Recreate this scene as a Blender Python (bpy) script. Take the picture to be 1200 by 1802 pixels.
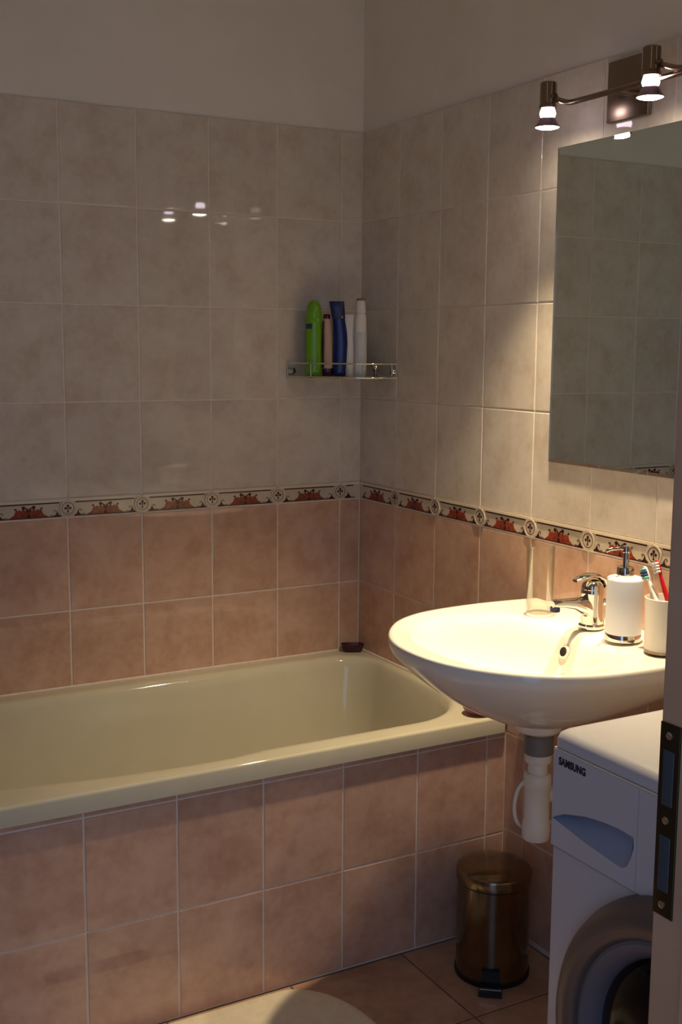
import bpy, bmesh, math, random
from mathutils import Vector, Matrix

# ------------------------------------------------------------------ scene, camera, light
S = bpy.context.scene
COL = S.collection
for o in list(bpy.data.objects):
    bpy.data.objects.remove(o)

cam_d = bpy.data.cameras.new('camera')
cam = bpy.data.objects.new('camera', cam_d)
COL.objects.link(cam)
RT = Vector((0.87332847, -0.48708608, 0.00667332))
UP = Vector((0.06290588, 0.12635138, 0.98998898))
FW = Vector((0.48305304, 0.86416577, -0.14098684))
rot = Matrix((RT, UP, -FW)).transposed()
cam.matrix_world = Matrix.Translation((-1.6914, -2.9151, 1.4329)) @ rot.to_4x4()
cam_d.sensor_fit = 'VERTICAL'
cam_d.sensor_height = 36.0
cam_d.lens = 36.0 * 2038.78 / 1802.0
cam_d.clip_start = 0.05
S.camera = cam

# dim cool daylight of the hall behind the camera; it enters through the doorway
world = bpy.data.worlds.new('hall_light')
S.world = world
world.use_nodes = True
bg = world.node_tree.nodes['Background']
bg.inputs['Color'].default_value = (0.34, 0.57, 1.0, 1)
bg.inputs['Strength'].default_value = 1.40

SPOT_POWER = 84.0          # each halogen spot
SPOT_COLOR = (1.0, 0.80, 0.52)
SPOT_ANGLE = 74
SPOT_BLEND = 0.9
BULB_GLOW = 70.0

S.view_settings.view_transform = 'Standard'
S.view_settings.look = 'None'
S.view_settings.gamma = 1.0
S.view_settings.use_curve_mapping = False
S.view_settings.exposure = 0.0
random.seed(7)

# ------------------------------------------------------------------ helpers
def lin(c):
    out = []
    for v in c[:3]:
        v = v / 255.0
        out.append(v / 12.92 if v <= 0.04045 else ((v + 0.055) / 1.055) ** 2.4)
    return (out[0], out[1], out[2], 1.0)

def mat(name, color, rough=0.4, metal=0.0, spec=0.5, trans=0.0, ior=1.45, coat=0.0, emit=None, estr=0.0):
    m = bpy.data.materials.new(name)
    m.use_nodes = True
    b = m.node_tree.nodes['Principled BSDF']
    b.inputs['Base Color'].default_value = lin(color)
    b.inputs['Roughness'].default_value = rough
    b.inputs['Metallic'].default_value = metal
    b.inputs['Specular IOR Level'].default_value = spec
    b.inputs['Transmission Weight'].default_value = trans
    b.inputs['IOR'].default_value = ior
    b.inputs['Coat Weight'].default_value = coat
    if emit:
        b.inputs['Emission Color'].default_value = lin(emit)
        b.inputs['Emission Strength'].default_value = estr
    return m

def mottled(name, cols, rough, scale=9.0, bump=0.0, spec=0.5, fine=0.25, rvar=0.10, seed=True):
    """cloudy ceramic / plaster: two noises mix three colours, each object at a random offset"""
    m = bpy.data.materials.new(name)
    m.use_nodes = True
    nt = m.node_tree; N = nt.nodes; L = nt.links
    b = N['Principled BSDF']
    b.inputs['Roughness'].default_value = rough
    b.inputs['Specular IOR Level'].default_value = spec
    tc = N.new('ShaderNodeTexCoord')
    oi = N.new('ShaderNodeObjectInfo')
    mul = N.new('ShaderNodeMath'); mul.operation = 'MULTIPLY'; mul.inputs[1].default_value = 57.0 if seed else 0.0
    L.new(oi.outputs['Random'], mul.inputs[0])
    add = N.new('ShaderNodeVectorMath'); add.operation = 'ADD'
    L.new(tc.outputs['Object'], add.inputs[0]); L.new(mul.outputs[0], add.inputs[1])
    n1 = N.new('ShaderNodeTexNoise'); n1.inputs['Scale'].default_value = scale; n1.inputs['Detail'].default_value = 5
    n1.inputs['Roughness'].default_value = 0.6
    n2 = N.new('ShaderNodeTexNoise'); n2.inputs['Scale'].default_value = scale * 4.5; n2.inputs['Detail'].default_value = 4
    L.new(add.outputs[0], n1.inputs['Vector']); L.new(add.outputs[0], n2.inputs['Vector'])
    r1 = N.new('ShaderNodeValToRGB')
    e = r1.color_ramp.elements
    e[0].position = 0.33; e[0].color = lin(cols[0])
    e[1].position = 0.68; e[1].color = lin(cols[2])
    k = e.new(0.5); k.color = lin(cols[1])
    mixf = N.new('ShaderNodeMix'); mixf.data_type = 'FLOAT'; mixf.inputs[0].default_value = fine
    L.new(n1.outputs['Fac'], mixf.inputs[2]); L.new(n2.outputs['Fac'], mixf.inputs[3])
    L.new(mixf.outputs[0], r1.inputs['Fac'])
    hsv = N.new('ShaderNodeHueSaturation')
    mr = N.new('ShaderNodeMapRange'); mr.inputs[3].default_value = 1 - rvar; mr.inputs[4].default_value = 1 + rvar
    L.new(oi.outputs['Random'], mr.inputs[0]); L.new(mr.outputs[0], hsv.inputs['Value'])
    L.new(r1.outputs['Color'], hsv.inputs['Color'])
    L.new(hsv.outputs['Color'], b.inputs['Base Color'])
    if bump:
        bp = N.new('ShaderNodeBump'); bp.inputs['Strength'].default_value = bump; bp.inputs['Distance'].default_value = 0.002
        L.new(n1.outputs['Fac'], bp.inputs['Height']); L.new(bp.outputs[0], b.inputs['Normal'])
    return m

M = {}
M['tile_up'] = mottled('beige_tile', [(202, 184, 166), (215, 202, 186), (223, 212, 197)], 0.035, 12, bump=0.008, rvar=0.04)
M['tile_low'] = mottled('salmon_tile', [(192, 149, 124), (207, 167, 142), (217, 181, 157)], 0.035, 11, bump=0.008, rvar=0.05)
M['border'] = mottled('border_tile', [(196, 178, 156), (206, 190, 168), (214, 199, 178)], 0.10, 14)
M['floor_tile'] = mottled('floor_tile', [(158, 122, 100), (178, 142, 118), (192, 158, 134)], 0.22, 8)
M['grout'] = mottled('light_grout', [(222, 206, 190), (230, 214, 198), (236, 222, 206)], 0.75, 60, seed=False, rvar=0)
M['floor_grout'] = mottled('dark_grout', [(84, 66, 54), (96, 76, 62), (106, 86, 70)], 0.8, 60, seed=False, rvar=0)
M['paint'] = mottled('wall_paint', [(232, 221, 206), (236, 226, 212), (240, 231, 218)], 0.8, 3, bump=0.02, seed=False, rvar=0)
M['ceil'] = mottled('ceiling_paint', [(240, 233, 222), (243, 237, 226), (246, 241, 231)], 0.85, 3, seed=False, rvar=0)
M['print_red'] = mottled('print_red', [(122, 44, 26), (142, 58, 36), (158, 74, 48)], 0.15, 60)
M['print_dark'] = mat('print_dark', (66, 30, 22), 0.2)
M['print_light'] = mat('print_light', (230, 214, 190), 0.15)
M['porcelain'] = mottled('white_porcelain', [(240, 232, 216), (243, 236, 222), (246, 240, 227)], 0.06, 3, spec=0.6, seed=False, rvar=0)
M['enamel'] = mottled('cream_enamel', [(198, 190, 164), (203, 195, 170), (208, 200, 176)], 0.07, 3, spec=0.6, seed=False, rvar=0)
M['cream'] = mottled('cream_porcelain', [(226, 213, 180), (230, 218, 186), (234, 222, 192)], 0.08, 3, spec=0.6, seed=False, rvar=0)
M['chrome'] = mat('chrome', (215, 212, 205), 0.06, 1.0)
M['brushed'] = mottled('brushed_steel', [(116, 104, 88), (128, 116, 100), (140, 128, 112)], 0.17, 20, seed=False, rvar=0)
M['brushed'].node_tree.nodes['Principled BSDF'].inputs['Metallic'].default_value = 1.0
M['nickel'] = mat('satin_nickel', (138, 120, 104), 0.25, 1.0)
M['mirror'] = mat('mirror_silver', (226, 236, 226), 0.012, 1.0)
M['mirror_edge'] = mat('mirror_edge', (70, 74, 66), 0.2, 0.4)
M['white_plastic'] = mat('white_plastic', (232, 226, 214), 0.32)
M['frosted'] = mat('frosted_white', (222, 224, 232), 0.4)
M['grey_plastic'] = mat('grey_plastic', (120, 116, 112), 0.4)
M['washer_white'] = mat('washer_white', (198, 194, 194), 0.30)
M['washer_grey'] = mat('washer_silver', (112, 98, 88), 0.32, 0.3)
M['washer_recess'] = mat('washer_recess', (150, 158, 174), 0.35)
M['inner_ring'] = mat('inner_ring', (104, 100, 106), 0.35)
M['dark_glass'] = mat('dark_glass', (8, 8, 12), 0.12, spec=0.2)
M['rubber'] = mat('black_rubber', (14, 13, 13), 0.5)
M['letter'] = mat('letter_navy', (26, 26, 40), 0.4)
def thin_glass(name, tint, refl=0.75):
    m = bpy.data.materials.new(name)
    m.use_nodes = True
    nt = m.node_tree; N = nt.nodes; L = nt.links
    N.remove(N['Principled BSDF'])
    out = [n for n in N if n.type == 'OUTPUT_MATERIAL'][0]
    tr = N.new('ShaderNodeBsdfTransparent'); tr.inputs[0].default_value = lin(tint)
    gl = N.new('ShaderNodeBsdfGlossy'); gl.inputs['Roughness'].default_value = 0.02
    fr = N.new('ShaderNodeFresnel'); fr.inputs['IOR'].default_value = 1.45
    mx = N.new('ShaderNodeMixShader')
    mu = N.new('ShaderNodeMath'); mu.operation = 'MULTIPLY'; mu.inputs[1].default_value = refl
    L.new(fr.outputs[0], mu.inputs[0]); L.new(mu.outputs[0], mx.inputs[0]); L.new(tr.outputs[0], mx.inputs[1]); L.new(gl.outputs[0], mx.inputs[2])
    L.new(mx.outputs[0], out.inputs['Surface'])
    return m
M['glass'] = thin_glass('clear_glass', (252, 252, 249), 0.55)
M['shelf_glass'] = thin_glass('shelf_glass', (214, 226, 218))
M['bulb_glass'] = mat('bulb_dichroic', (150, 128, 146), 0.12, 0.9)
M['bulb'] = mat('bulb_glow', (255, 255, 255), 0.5, emit=(255, 238, 214), estr=BULB_GLOW)
M['bulb_neck'] = mat('bulb_neck_glow', (255, 240, 255), 0.5, emit=(255, 238, 252), estr=BULB_GLOW * 0.2)
M['green'] = mat('green_plastic', (112, 170, 30), 0.22)
M['blue'] = mat('blue_plastic', (24, 34, 98), 0.2)
M['blue_dark'] = mat('blue_cap', (38, 40, 86), 0.3)
M['maroon'] = mat('maroon_plastic', (70, 20, 30), 0.25)
M['tan'] = mat('tan_label', (196, 164, 136), 0.3)
M['bottle_white'] = mat('bottle_white', (226, 220, 212), 0.22)
M['label_blue'] = mat('label_print', (40, 60, 90), 0.3)
M['label_grey'] = mat('label_grey', (206, 206, 204), 0.3)
M['pink_glass'] = mat('pink_glass', (150, 84, 96), 0.08, trans=0.55)
M['soap'] = mat('soap', (196, 130, 140), 0.4)
M['red'] = mat('red_plastic', (196, 22, 26), 0.25)
M['teal'] = mat('teal_bristle', (110, 190, 180), 0.5)
M['bristle'] = mat('white_bristle', (238, 236, 230), 0.6)
M['bluebr'] = mat('blue_bristle', (40, 70, 130), 0.5)
M['door_paint'] = mottled('jamb_paint', [(164, 116, 84), (170, 122, 90), (176, 128, 96)], 0.45, 6, seed=False, rvar=0)
M['brass_dark'] = mat('dark_brass', (70, 60, 40), 0.35, 0.9)
M['latch_grey'] = mat('latch_hole_lining', (46, 48, 50), 0.5)
M['aerator'] = mat('aerator', (56, 58, 84), 0.2, 0.8)

def finish(name, me, m, parent=None, smooth=None):
    ms = m if isinstance(m, (list, tuple)) else [m]
    for x in ms:
        me.materials.append(M[x])
    if smooth is not None:
        for p in me.polygons:
            p.use_smooth = True
        me.set_sharp_from_angle(angle=math.radians(smooth))
    o = bpy.data.objects.new(name, me)
    COL.objects.link(o)
    if parent:
        o.parent = parent
    return o

def mesh(name, V, F, m, parent=None, smooth=None, fix=True):
    me = bpy.data.meshes.new(name)
    me.from_pydata([tuple(v) for v in V], [], F)
    if fix:
        bm = bmesh.new(); bm.from_mesh(me)
        bmesh.ops.remove_doubles(bm, verts=bm.verts, dist=1e-6)
        bmesh.ops.recalc_face_normals(bm, faces=bm.faces)
        bm.to_mesh(me); bm.free()
    return finish(name, me, m, parent, smooth)

class MB:
    """collects shapes for ONE mesh"""
    def __init__(s): s.V = []; s.F = []
    def add(s, V, F, T=None):
        b = len(s.V)
        s.V += [tuple(T @ Vector(v)) if T else tuple(v) for v in V]
        s.F += [tuple(i + b for i in f) for f in F]
        return s
    def build(s, name, m, parent=None, smooth=None): return mesh(name, s.V, s.F, m, parent, smooth)

def box_vf(x0, x1, y0, y1, z0, z1):
    V = [(x0,y0,z0),(x1,y0,z0),(x1,y1,z0),(x0,y1,z0),(x0,y0,z1),(x1,y0,z1),(x1,y1,z1),(x0,y1,z1)]
    F = [(0,3,2,1),(4,5,6,7),(0,1,5,4),(1,2,6,5),(2,3,7,6),(3,0,4,7)]
    return V, F

def box(name, x0, x1, y0, y1, z0, z1, m, parent=None, bev=0.0, seg=3):
    V, F = box_vf(min(x0,x1), max(x0,x1), min(y0,y1), max(y0,y1), min(z0,z1), max(z0,z1))
    me = bpy.data.meshes.new(name)
    me.from_pydata(V, [], F)
    if bev:
        bm = bmesh.new(); bm.from_mesh(me)
        bmesh.ops.bevel(bm, geom=list(bm.edges), offset=bev, segments=seg, profile=0.5, affect='EDGES')
        bmesh.ops.recalc_face_normals(bm, faces=bm.faces)
        bm.to_mesh(me); bm.free()
    return finish(name, me, m, parent, 40 if bev else None)

def loft_vf(rings, cap0=True, cap1=True, closed=False):
    n = len(rings[0]); V = [v for r in rings for v in r]; F = []
    K = len(rings)
    for k in range(K if closed else K - 1):
        a = k * n; b = ((k + 1) % K) * n
        for i in range(n):
            j = (i + 1) % n
            F.append((a + i, a + j, b + j, b + i))
    if not closed:
        if cap0: F.append(tuple(range(n))[::-1])
        if cap1: F.append(tuple((K - 1) * n + i for i in range(n)))
    return V, F

def loft(name, rings, m, parent=None, smooth=45, **k):
    V, F = loft_vf(rings, **k)
    return mesh(name, V, F, m, parent, smooth)

def circ(r, z=0.0, n=32, cx=0.0, cy=0.0, ry=None, p=2.0):
    ry = r if ry is None else ry
    out = []
    for i in range(n):
        a = 2 * math.pi * i / n
        c, s = math.cos(a), math.sin(a)
        if p != 2.0:
            c = math.copysign(abs(c) ** (2 / p), c); s = math.copysign(abs(s) ** (2 / p), s)
        out.append((cx + r * c, cy + ry * s, z))
    return out

def lathe_vf(prof, n=40, closed=False, cap0=True, cap1=True):
    return loft_vf([circ(max(r, 1e-4), z, n) for r, z in prof], cap0, cap1, closed)

def lathe(name, prof, m, parent=None, n=40, T=None, smooth=40, **k):
    V, F = lathe_vf(prof, n, **k)
    if T is not None: V = [tuple(T @ Vector(v)) for v in V]
    return mesh(name, V, F, m, parent, smooth)

def tube_vf(path, rad, n=12, closed=False):
    P = [Vector(p) for p in path]; K = len(P)
    rads = rad if isinstance(rad, (list, tuple)) else [rad] * K
    T = []
    for i in range(K):
        a = P[i - 1] if (i > 0 or closed) else P[i]
        b = P[(i + 1) % K] if (i < K - 1 or closed) else P[i]
        T.append((b - a).normalized())
    up = Vector((0, 0, 1)) if abs(T[0].z) < 0.9 else Vector((1, 0, 0))
    nrm = (up - T[0] * up.dot(T[0])).normalized()
    rings = []
    for i in range(K):
        nrm = (nrm - T[i] * nrm.dot(T[i])).normalized()
        bn = T[i].cross(nrm)
        rings.append([tuple(P[i] + (nrm * math.cos(2*math.pi*j/n) + bn * math.sin(2*math.pi*j/n)) * rads[i]) for j in range(n)])
    return loft_vf(rings, True, True, closed)

def tube(name, path, rad, m, parent=None, n=12, closed=False):
    V, F = tube_vf(path, rad, n, closed)
    return mesh(name, V, F, m, parent, 50)

def spline(pts, per=8):
    P = [Vector(p) for p in pts]
    P = [P[0] * 2 - P[1]] + P + [P[-1] * 2 - P[-2]]
    out = []
    for i in range(1, len(P) - 2):
        for k in range(per):
            t = k / per
            a, b, c, d = P[i-1], P[i], P[i+1], P[i+2]
            out.append(0.5 * ((2*b) + (c - a)*t + (2*a - 5*b + 4*c - d)*t*t + (3*b - a - 3*c + d)*t**3))
    out.append(P[-2])
    return out

def empty(name, loc):
    o = bpy.data.objects.new(name, None)
    o.empty_display_size = 0.05
    o.location = loc
    COL.objects.link(o)
    return o

def put(o, parent):
    """o was modelled in world space; hang it under an Empty that stands somewhere else"""
    o.parent = parent
    o.matrix_parent_inverse = Matrix.Translation(-Vector(parent.location))
    return o

def tag(o, label, cat, group=None):
    o['label'] = label; o['category'] = cat
    if group: o['group'] = group
    return o

def struct(o, label, cat='wall'):
    o['kind'] = 'structure'; o['label'] = label; o['category'] = cat
    return o

# ------------------------------------------------------------------ measures
H = 0.2454            # tile row
ZB = 0.9940           # lower edge of the border
HB = 0.0490           # border height
ZT = ZB + HB          # upper edge of the border
HU = 0.2462            # rows above the border
ZTOP = ZT + 4 * HU     # top of the tiling
XL = -1.65            # left wall
YD = -2.165           # door wall (inner face)
YO = -2.30            # door wall (outer face)
ZC = 2.60             # ceiling
YF = -0.727           # tiled front of the tub
A0, B0, C0 = 0.0664, 0.1986, 0.0571
G = 0.0040            # joint width
TH = 0.007            # tile thickness

# ------------------------------------------------------------------ tiles
_tile = {}
def tile_mesh(kind, w, h, m):
    """kind b: faces -y (back wall, tub front), r: faces -x (right wall), f: faces +z (floor). Front face lies at 0."""
    key = (kind, round(w, 4), round(h, 4), m)
    if key in _tile: return _tile[key]
    w2, h2 = (w - G) / 2, (h - G) / 2
    bev = 0.0016
    V = []
    for (a, b, d) in ((w2, h2, TH), (w2, h2, 0.0011), (w2 - bev * 0.35, h2 - bev * 0.35, 0.0004), (w2 - bev, h2 - bev, 0.0)):
        for s, t in ((-1, -1), (1, -1), (1, 1), (-1, 1)):
            u, v = s * a, t * b
            if kind == 'b': V.append((u, d, v))
            elif kind == 'r': V.append((d, -u, v))
            else: V.append((u, v, -d))
    F = []
    for k in range(3):
        for i in range(4):
            j = (i + 1) % 4
            F.append((k*4 + i, k*4 + j, k*4 + 4 + j, k*4 + 4 + i))
    F.append((12, 13, 14, 15))
    me = bpy.data.meshes.new('tile')
    me.from_pydata(V, [], F)
    me.materials.append(M[m])
    _tile[key] = me
    return me

def tile(parent, kind, u0, u1, v0, v1, plane, m, name='tile', tilt=0.0012):
    if u1 - u0 < 0.012 or v1 - v0 < 0.008: return None
    me = tile_mesh(kind, u1 - u0, v1 - v0, m)
    o = bpy.data.objects.new(name, me)
    uc, vc = (u0 + u1) / 2, (v0 + v1) / 2
    a, b = random.uniform(-tilt, tilt), random.uniform(-tilt, tilt)
    if kind == 'b': o.location = (uc, plane, vc); o.rotation_euler = (a, 0, b)
    elif kind == 'r': o.location = (plane, -uc, vc); o.rotation_euler = (0, a, b)
    else: o.location = (uc, vc, plane); o.rotation_euler = (a, b, 0)
    COL.objects.link(o); o.parent = parent
    return o

def cuts(lo, hi, first, step):
    c = [lo]; x = first
    while x < hi - 0.01:
        if x > lo + 0.01: c.append(x)
        x += step
    c.append(hi)
    return c

# ------------------------------------------------------------------ printed border
def disc(cx, cy, r, n=14):
    return [(cx + r * math.cos(2*math.pi*i/n), cy + r * math.sin(2*math.pi*i/n)) for i in range(n)]

def rect2(u0, u1, v0, v1): return [(u0, v0), (u1, v0), (u1, v1), (u0, v1)]

RED = [(-.054,.0065),(-.047,.010),(-.040,.014),(-.036,.022),(-.0335,.030),(-.030,.023),(-.025,.026),(-.020,.0225),
       (-.014,.028),(-.009,.023),(-.004,.029),(0,.026),(.004,.029),(.009,.023),(.014,.028),(.020,.0225),(.025,.026),
       (.030,.023),(.0335,.030),(.036,.022),(.040,.014),(.047,.010),(.054,.0065)]
def flat(polys, kind, depth, name, m, parent, loc):
    """thin printed / relief shapes, given in (u, v) on the tile"""
    V = []; F = []
    for p in polys:
        b = len(V); n = len(p)
        k = HB / 0.0547
        ku = k if name.startswith('roundel') else 1.0
        for (u, v) in p:
            V.append((u * ku, -depth, v * k) if kind == 'b' else (-depth, -u * ku, v * k))
        for (u, v) in p:
            V.append((u * ku, 0.0006, v * k) if kind == 'b' else (0.0006, -u * ku, v * k))
        F.append(tuple(range(b, b + n)))
        for i in range(n):
            j = (i + 1) % n
            F.append((b + i, b + j, b + n + j, b + n + i))
    key = (name, kind, m, len(V))
    if key not in _tile:
        me = bpy.data.meshes.new(name)
        me.from_pydata(V, [], F)
        bm = bmesh.new(); bm.from_mesh(me)
        bmesh.ops.triangulate(bm, faces=[f for f in bm.faces if len(f.verts) > 4])
        bmesh.ops.recalc_face_normals(bm, faces=bm.faces)
        bm.to_mesh(me); bm.free()
        me.materials.append(M[m]); _tile[key] = me
    o = bpy.data.objects.new(name, _tile[key])
    o.location = loc; COL.objects.link(o); o.parent = parent
    return o

def stroke(pts, w):
    L_, R_ = [], []
    for i, p in enumerate(pts):
        a = Vector(pts[max(i-1, 0)]); b = Vector(pts[min(i+1, len(pts)-1)])
        d = (b - a).normalized(); nn = Vector((-d.y, d.x)) * w / 2
        L_.append((p[0] + nn.x, p[1] + nn.y)); R_.append((p[0] - nn.x, p[1] - nn.y))
    return L_ + R_[::-1]

def border_piece(parent, kind, uc, plane, full, w):
    """printed motif on one border tile; uc is its centre along the wall"""
    loc = (uc, plane, ZB) if kind == 'b' else (plane, -uc, ZB)
    hw = w / 2
    e = 0.021
    flat([rect2(-hw + e, hw - e, .0425, .0460), rect2(-hw + e * .8, hw - e * .8, .0035, .0065)], kind, .00045, 'border_line' if full else 'border_line_short', 'print_dark', parent, loc)
    flat([rect2(-hw + .001, hw - .001, .0475, .0545)], kind, .0022, 'border_bead' if full else 'border_bead_short', 'print_light', parent, loc)
    if not full:
        if w > .05: flat([[(-.018, .0065), (-.010, .012), (-.004, .0215), (0, .012), (.006, .0065)], stroke([(-.004, .0205), (-.011, .0245), (-.015, .021), (-.012, .018)], .0018)], kind, .0006, 'leaf_motif_short', 'print_dark', parent, loc)
        return
    flat([[(u * .92, .0065 + (v - .0065) * 1.22) for u, v in RED]], kind, .00035, 'red_motif', 'print_red', parent, loc)
    P = []
    for s in (-1, 1):
        P.append(disc(s * .0130, .0350, .0048, 12))
        P.append(stroke([(0, .020), (s * .0025, .027), (s * .006, .033), (s * .010, .035)], .0034))
        P.append(disc(s * .034, .0315, .0026, 8))
        P.append([(s * .083, .0065), (s * .0765, .011), (s * .0725, .0205), (s * .0695, .012), (s * .064, .0065)])
        P.append(stroke([(s * .0725, .0195), (s * .067, .0235), (s * .0635, .0205), (s * .066, .0175)], .0018))
        P.append(stroke([(s * .064, .0075), (s * .060, .0090), (s * .0545, .0080)], .0016))
    P.append([(-.006, .006), (.006, .006), (.0025, .016), (-.0025, .016)])
    P.append(stroke([(-.020, .0085), (-.016, .016), (-.011, .0095)], .0016))
    P.append(stroke([(.020, .0085), (.016, .016), (.011, .0095)], .0016))
    flat(P, kind, .0006, 'leaf_motif', 'print_dark', parent, loc)

def ring2(r0, r1, n=24):
    out = []
    for i in range(n):
        a, b = 2*math.pi*i/n, 2*math.pi*(i+1)/n
        out.append([(r0*math.cos(a), r0*math.sin(a)), (r1*math.cos(a), r1*math.sin(a)), (r1*math.cos(b), r1*math.sin(b)), (r0*math.cos(b), r0*math.sin(b))])
    return out

def roundel(parent, kind, uc, plane):
    zc = ZB + 0.0238
    loc = (uc, plane, zc) if kind == 'b' else (plane, -uc, zc)
    r = flat([disc(0, 0, .0245, 28)], kind, .0024, 'roundel', 'border', parent, loc)
    z = (0, 0, 0)
    flat(ring2(.0205, .0245), kind, .0034, 'roundel_rim', 'border', r, z)
    flat(ring2(.0165, .0180), kind, .0027, 'roundel_ring', 'print_dark', r, z)
    c = [disc(0, .0075, .0042, 10), disc(-.0068, .001, .0038, 10), disc(.0068, .001, .0038, 10), rect2(-.0016, .0016, -.0115, .006),
         [(-.004, -.0115), (.004, -.0115), (0, -.006)]]
    flat(c, kind, .0029, 'roundel_cross', 'print_dark', r, z)

# ------------------------------------------------------------------ room shell
wall_back = struct(box('wall_back', XL - 0.12, 0.12, 0.005, 0.12, 0, ZC, 'paint'), 'back wall, cream paint above beige and salmon tiles behind the bathtub')
wall_right = struct(box('wall_right', 0.005, 0.12, YO, 0.005, 0, ZC, 'paint'), 'right wall, cream paint above tiles, carrying mirror and lamp')
box('grout_bed', XL, 0.004, 0.0014, 0.006, 0.02, ZTOP - 0.001, 'grout', wall_back)
box('grout_bed', 0.0014, 0.006, YD, 0.004, 0.0, ZTOP - 0.001, 'grout', wall_right)

cb = cuts(0, -XL, A0, 0.2)
for k in range(len(cb) - 1):
    u0, u1 = -cb[k + 1], -cb[k]
    for r in range(4): tile(wall_back, 'b', u0, u1, ZT + r * HU, ZT + (r + 1) * HU, 0, 'tile_up')
    tile(wall_back, 'b', u0, u1, ZB, ZT, 0, 'border', 'border_tile', 0)
    full = (u1 - u0) > 0.19
    border_piece(wall_back, 'b', (u0 + u1) / 2, 0, full, u1 - u0)
    for r in range(2): tile(wall_back, 'b', u0, u1, ZB - (r + 1) * H, ZB - r * H, 0, 'tile_low')
for x in cb[1:-1]: roundel(wall_back, 'b', -x, 0)
cr = cuts(0, -YD, B0, 0.2)
for k in range(len(cr) - 1):
    u0, u1 = cr[k], cr[k + 1]
    for r in range(4): tile(wall_right, 'r', u0, u1, ZT + r * HU, ZT + (r + 1) * HU, 0, 'tile_up')
    tile(wall_right, 'r', u0, u1, ZB, ZT, 0, 'border', 'border_tile', 0)
    border_piece(wall_right, 'r', (u0 + u1) / 2, 0, (u1 - u0) > 0.19, u1 - u0)
    for r in range(4): tile(wall_right, 'r', u0, u1, max(0.003, ZB - (r + 1) * H), ZB - r * H, 0, 'tile_low')
for x in cr[1:-1]: roundel(wall_right, 'r', x, 0)

wt = box('wall_tub_front', XL, 0.0, YF + 0.0014, YF + 0.03, 0.0, 0.505, 'grout')
struct(wt, 'tiled salmon front panel of the bathtub standing on the floor')
cf = cuts(0, -XL, C0, 0.2)
for k in range(len(cf) - 1):
    u0, u1 = -cf[k + 1], -cf[k]
    for v0, v1 in ((0.003, H), (H, 2 * H), (2 * H, 0.509)):
        tile(wt, 'b', u0, u1, v0, v1, YF, 'tile_low')

# walls and doorway the photograph does not show (left wall, door wall), tiled by material only
def grid_tile_mat():
    m = bpy.data.materials.new('tiled_wall')
    m.use_nodes = True
    nt = m.node_tree; N = nt.nodes; L = nt.links
    b = N['Principled BSDF']; b.inputs['Roughness'].default_value = 0.12
    geo = N.new('ShaderNodeNewGeometry'); sep = N.new('ShaderNodeSeparateXYZ')
    L.new(geo.outputs['Position'], sep.inputs[0])
    add = N.new('ShaderNodeMath'); add.operation = 'ADD'
    L.new(sep.outputs['X'], add.inputs[0]); L.new(sep.outputs['Y'], add.inputs[1])
    com = N.new('ShaderNodeCombineXYZ')
    L.new(add.outputs[0], com.inputs['X']); L.new(sep.outputs['Z'], com.inputs['Y'])
    cols = []
    for a in ((180, 164, 146), (160, 118, 96)):
        br = N.new('ShaderNodeTexBrick')
        br.offset = 0.0
        br.inputs['Color1'].default_value = lin(a); br.inputs['Color2'].default_value = lin([v * 0.95 for v in a])
        br.inputs['Mortar'].default_value = lin((216, 196, 176))
        br.inputs['Scale'].default_value = 1.0; br.inputs['Brick Width'].default_value = 0.2; br.inputs['Row Height'].default_value = H
        br.inputs['Mortar Size'].default_value = 0.002
        L.new(com.outputs[0], br.inputs['Vector']); cols.append(br)
    def step(z):
        s = N.new('ShaderNodeMath'); s.operation = 'GREATER_THAN'; s.inputs[1].default_value = z
        L.new(sep.outputs['Z'], s.inputs[0]); return s
    mix = N.new('ShaderNodeMix'); mix.data_type = 'RGBA'
    L.new(step(ZB).outputs[0], mix.inputs[0]); L.new(cols[1].outputs['Color'], mix.inputs[6]); L.new(cols[0].outputs['Color'], mix.inputs[7])
    mix2 = N.new('ShaderNodeMix'); mix2.data_type = 'RGBA'
    L.new(step(ZTOP).outputs[0], mix2.inputs[0]); L.new(mix.outputs[2], mix2.inputs[6]); mix2.inputs[7].default_value = lin((236, 226, 212))
    L.new(mix2.outputs[2], b.inputs['Base Color'])
    mr = N.new('ShaderNodeMapRange'); mr.inputs[3].default_value = 0.12; mr.inputs[4].default_value = 0.8
    L.new(step(ZTOP).outputs[0], mr.inputs[0]); L.new(mr.outputs[0], b.inputs['Roughness'])
    return m
M['grid'] = grid_tile_mat()
struct(box('wall_left', XL - 0.12, XL, YO, 0.0, 0, ZC, 'grid'), 'left wall with beige and salmon tiles behind the toilet')
DX0, DX1, DZ = -1.60, -0.94, 2.02        # clear opening of the doorway
m_ = MB()
m_.add(*box_vf(XL - 0.12, DX0 - 0.03, YO, YD, 0, ZC)).add(*box_vf(DX1 + 0.03, 0.12, YO, YD, 0, ZC)).add(*box_vf(DX0 - 0.03, DX1 + 0.03, YO, YD, DZ + 0.03, ZC))
wf = struct(m_.build('wall_front', 'grid'), 'tiled wall around the open doorway')
m_ = MB()
m_.add(*box_vf(XL - 0.12, DX0 - 0.03, YO - .004, YO, 0, ZC)).add(*box_vf(DX1 + 0.03, 0.12, YO - .004, YO, 0, ZC)).add(*box_vf(DX0 - 0.03, DX1 + 0.03, YO - .004, YO, DZ + 0.03, ZC))
m_.build('hall_plaster', 'paint', wf)
struct(box('ceiling', XL - 0.12, 0.12, YO, 0.12, ZC, ZC + 0.1, 'ceil'), 'white painted ceiling', 'ceiling')

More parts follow.
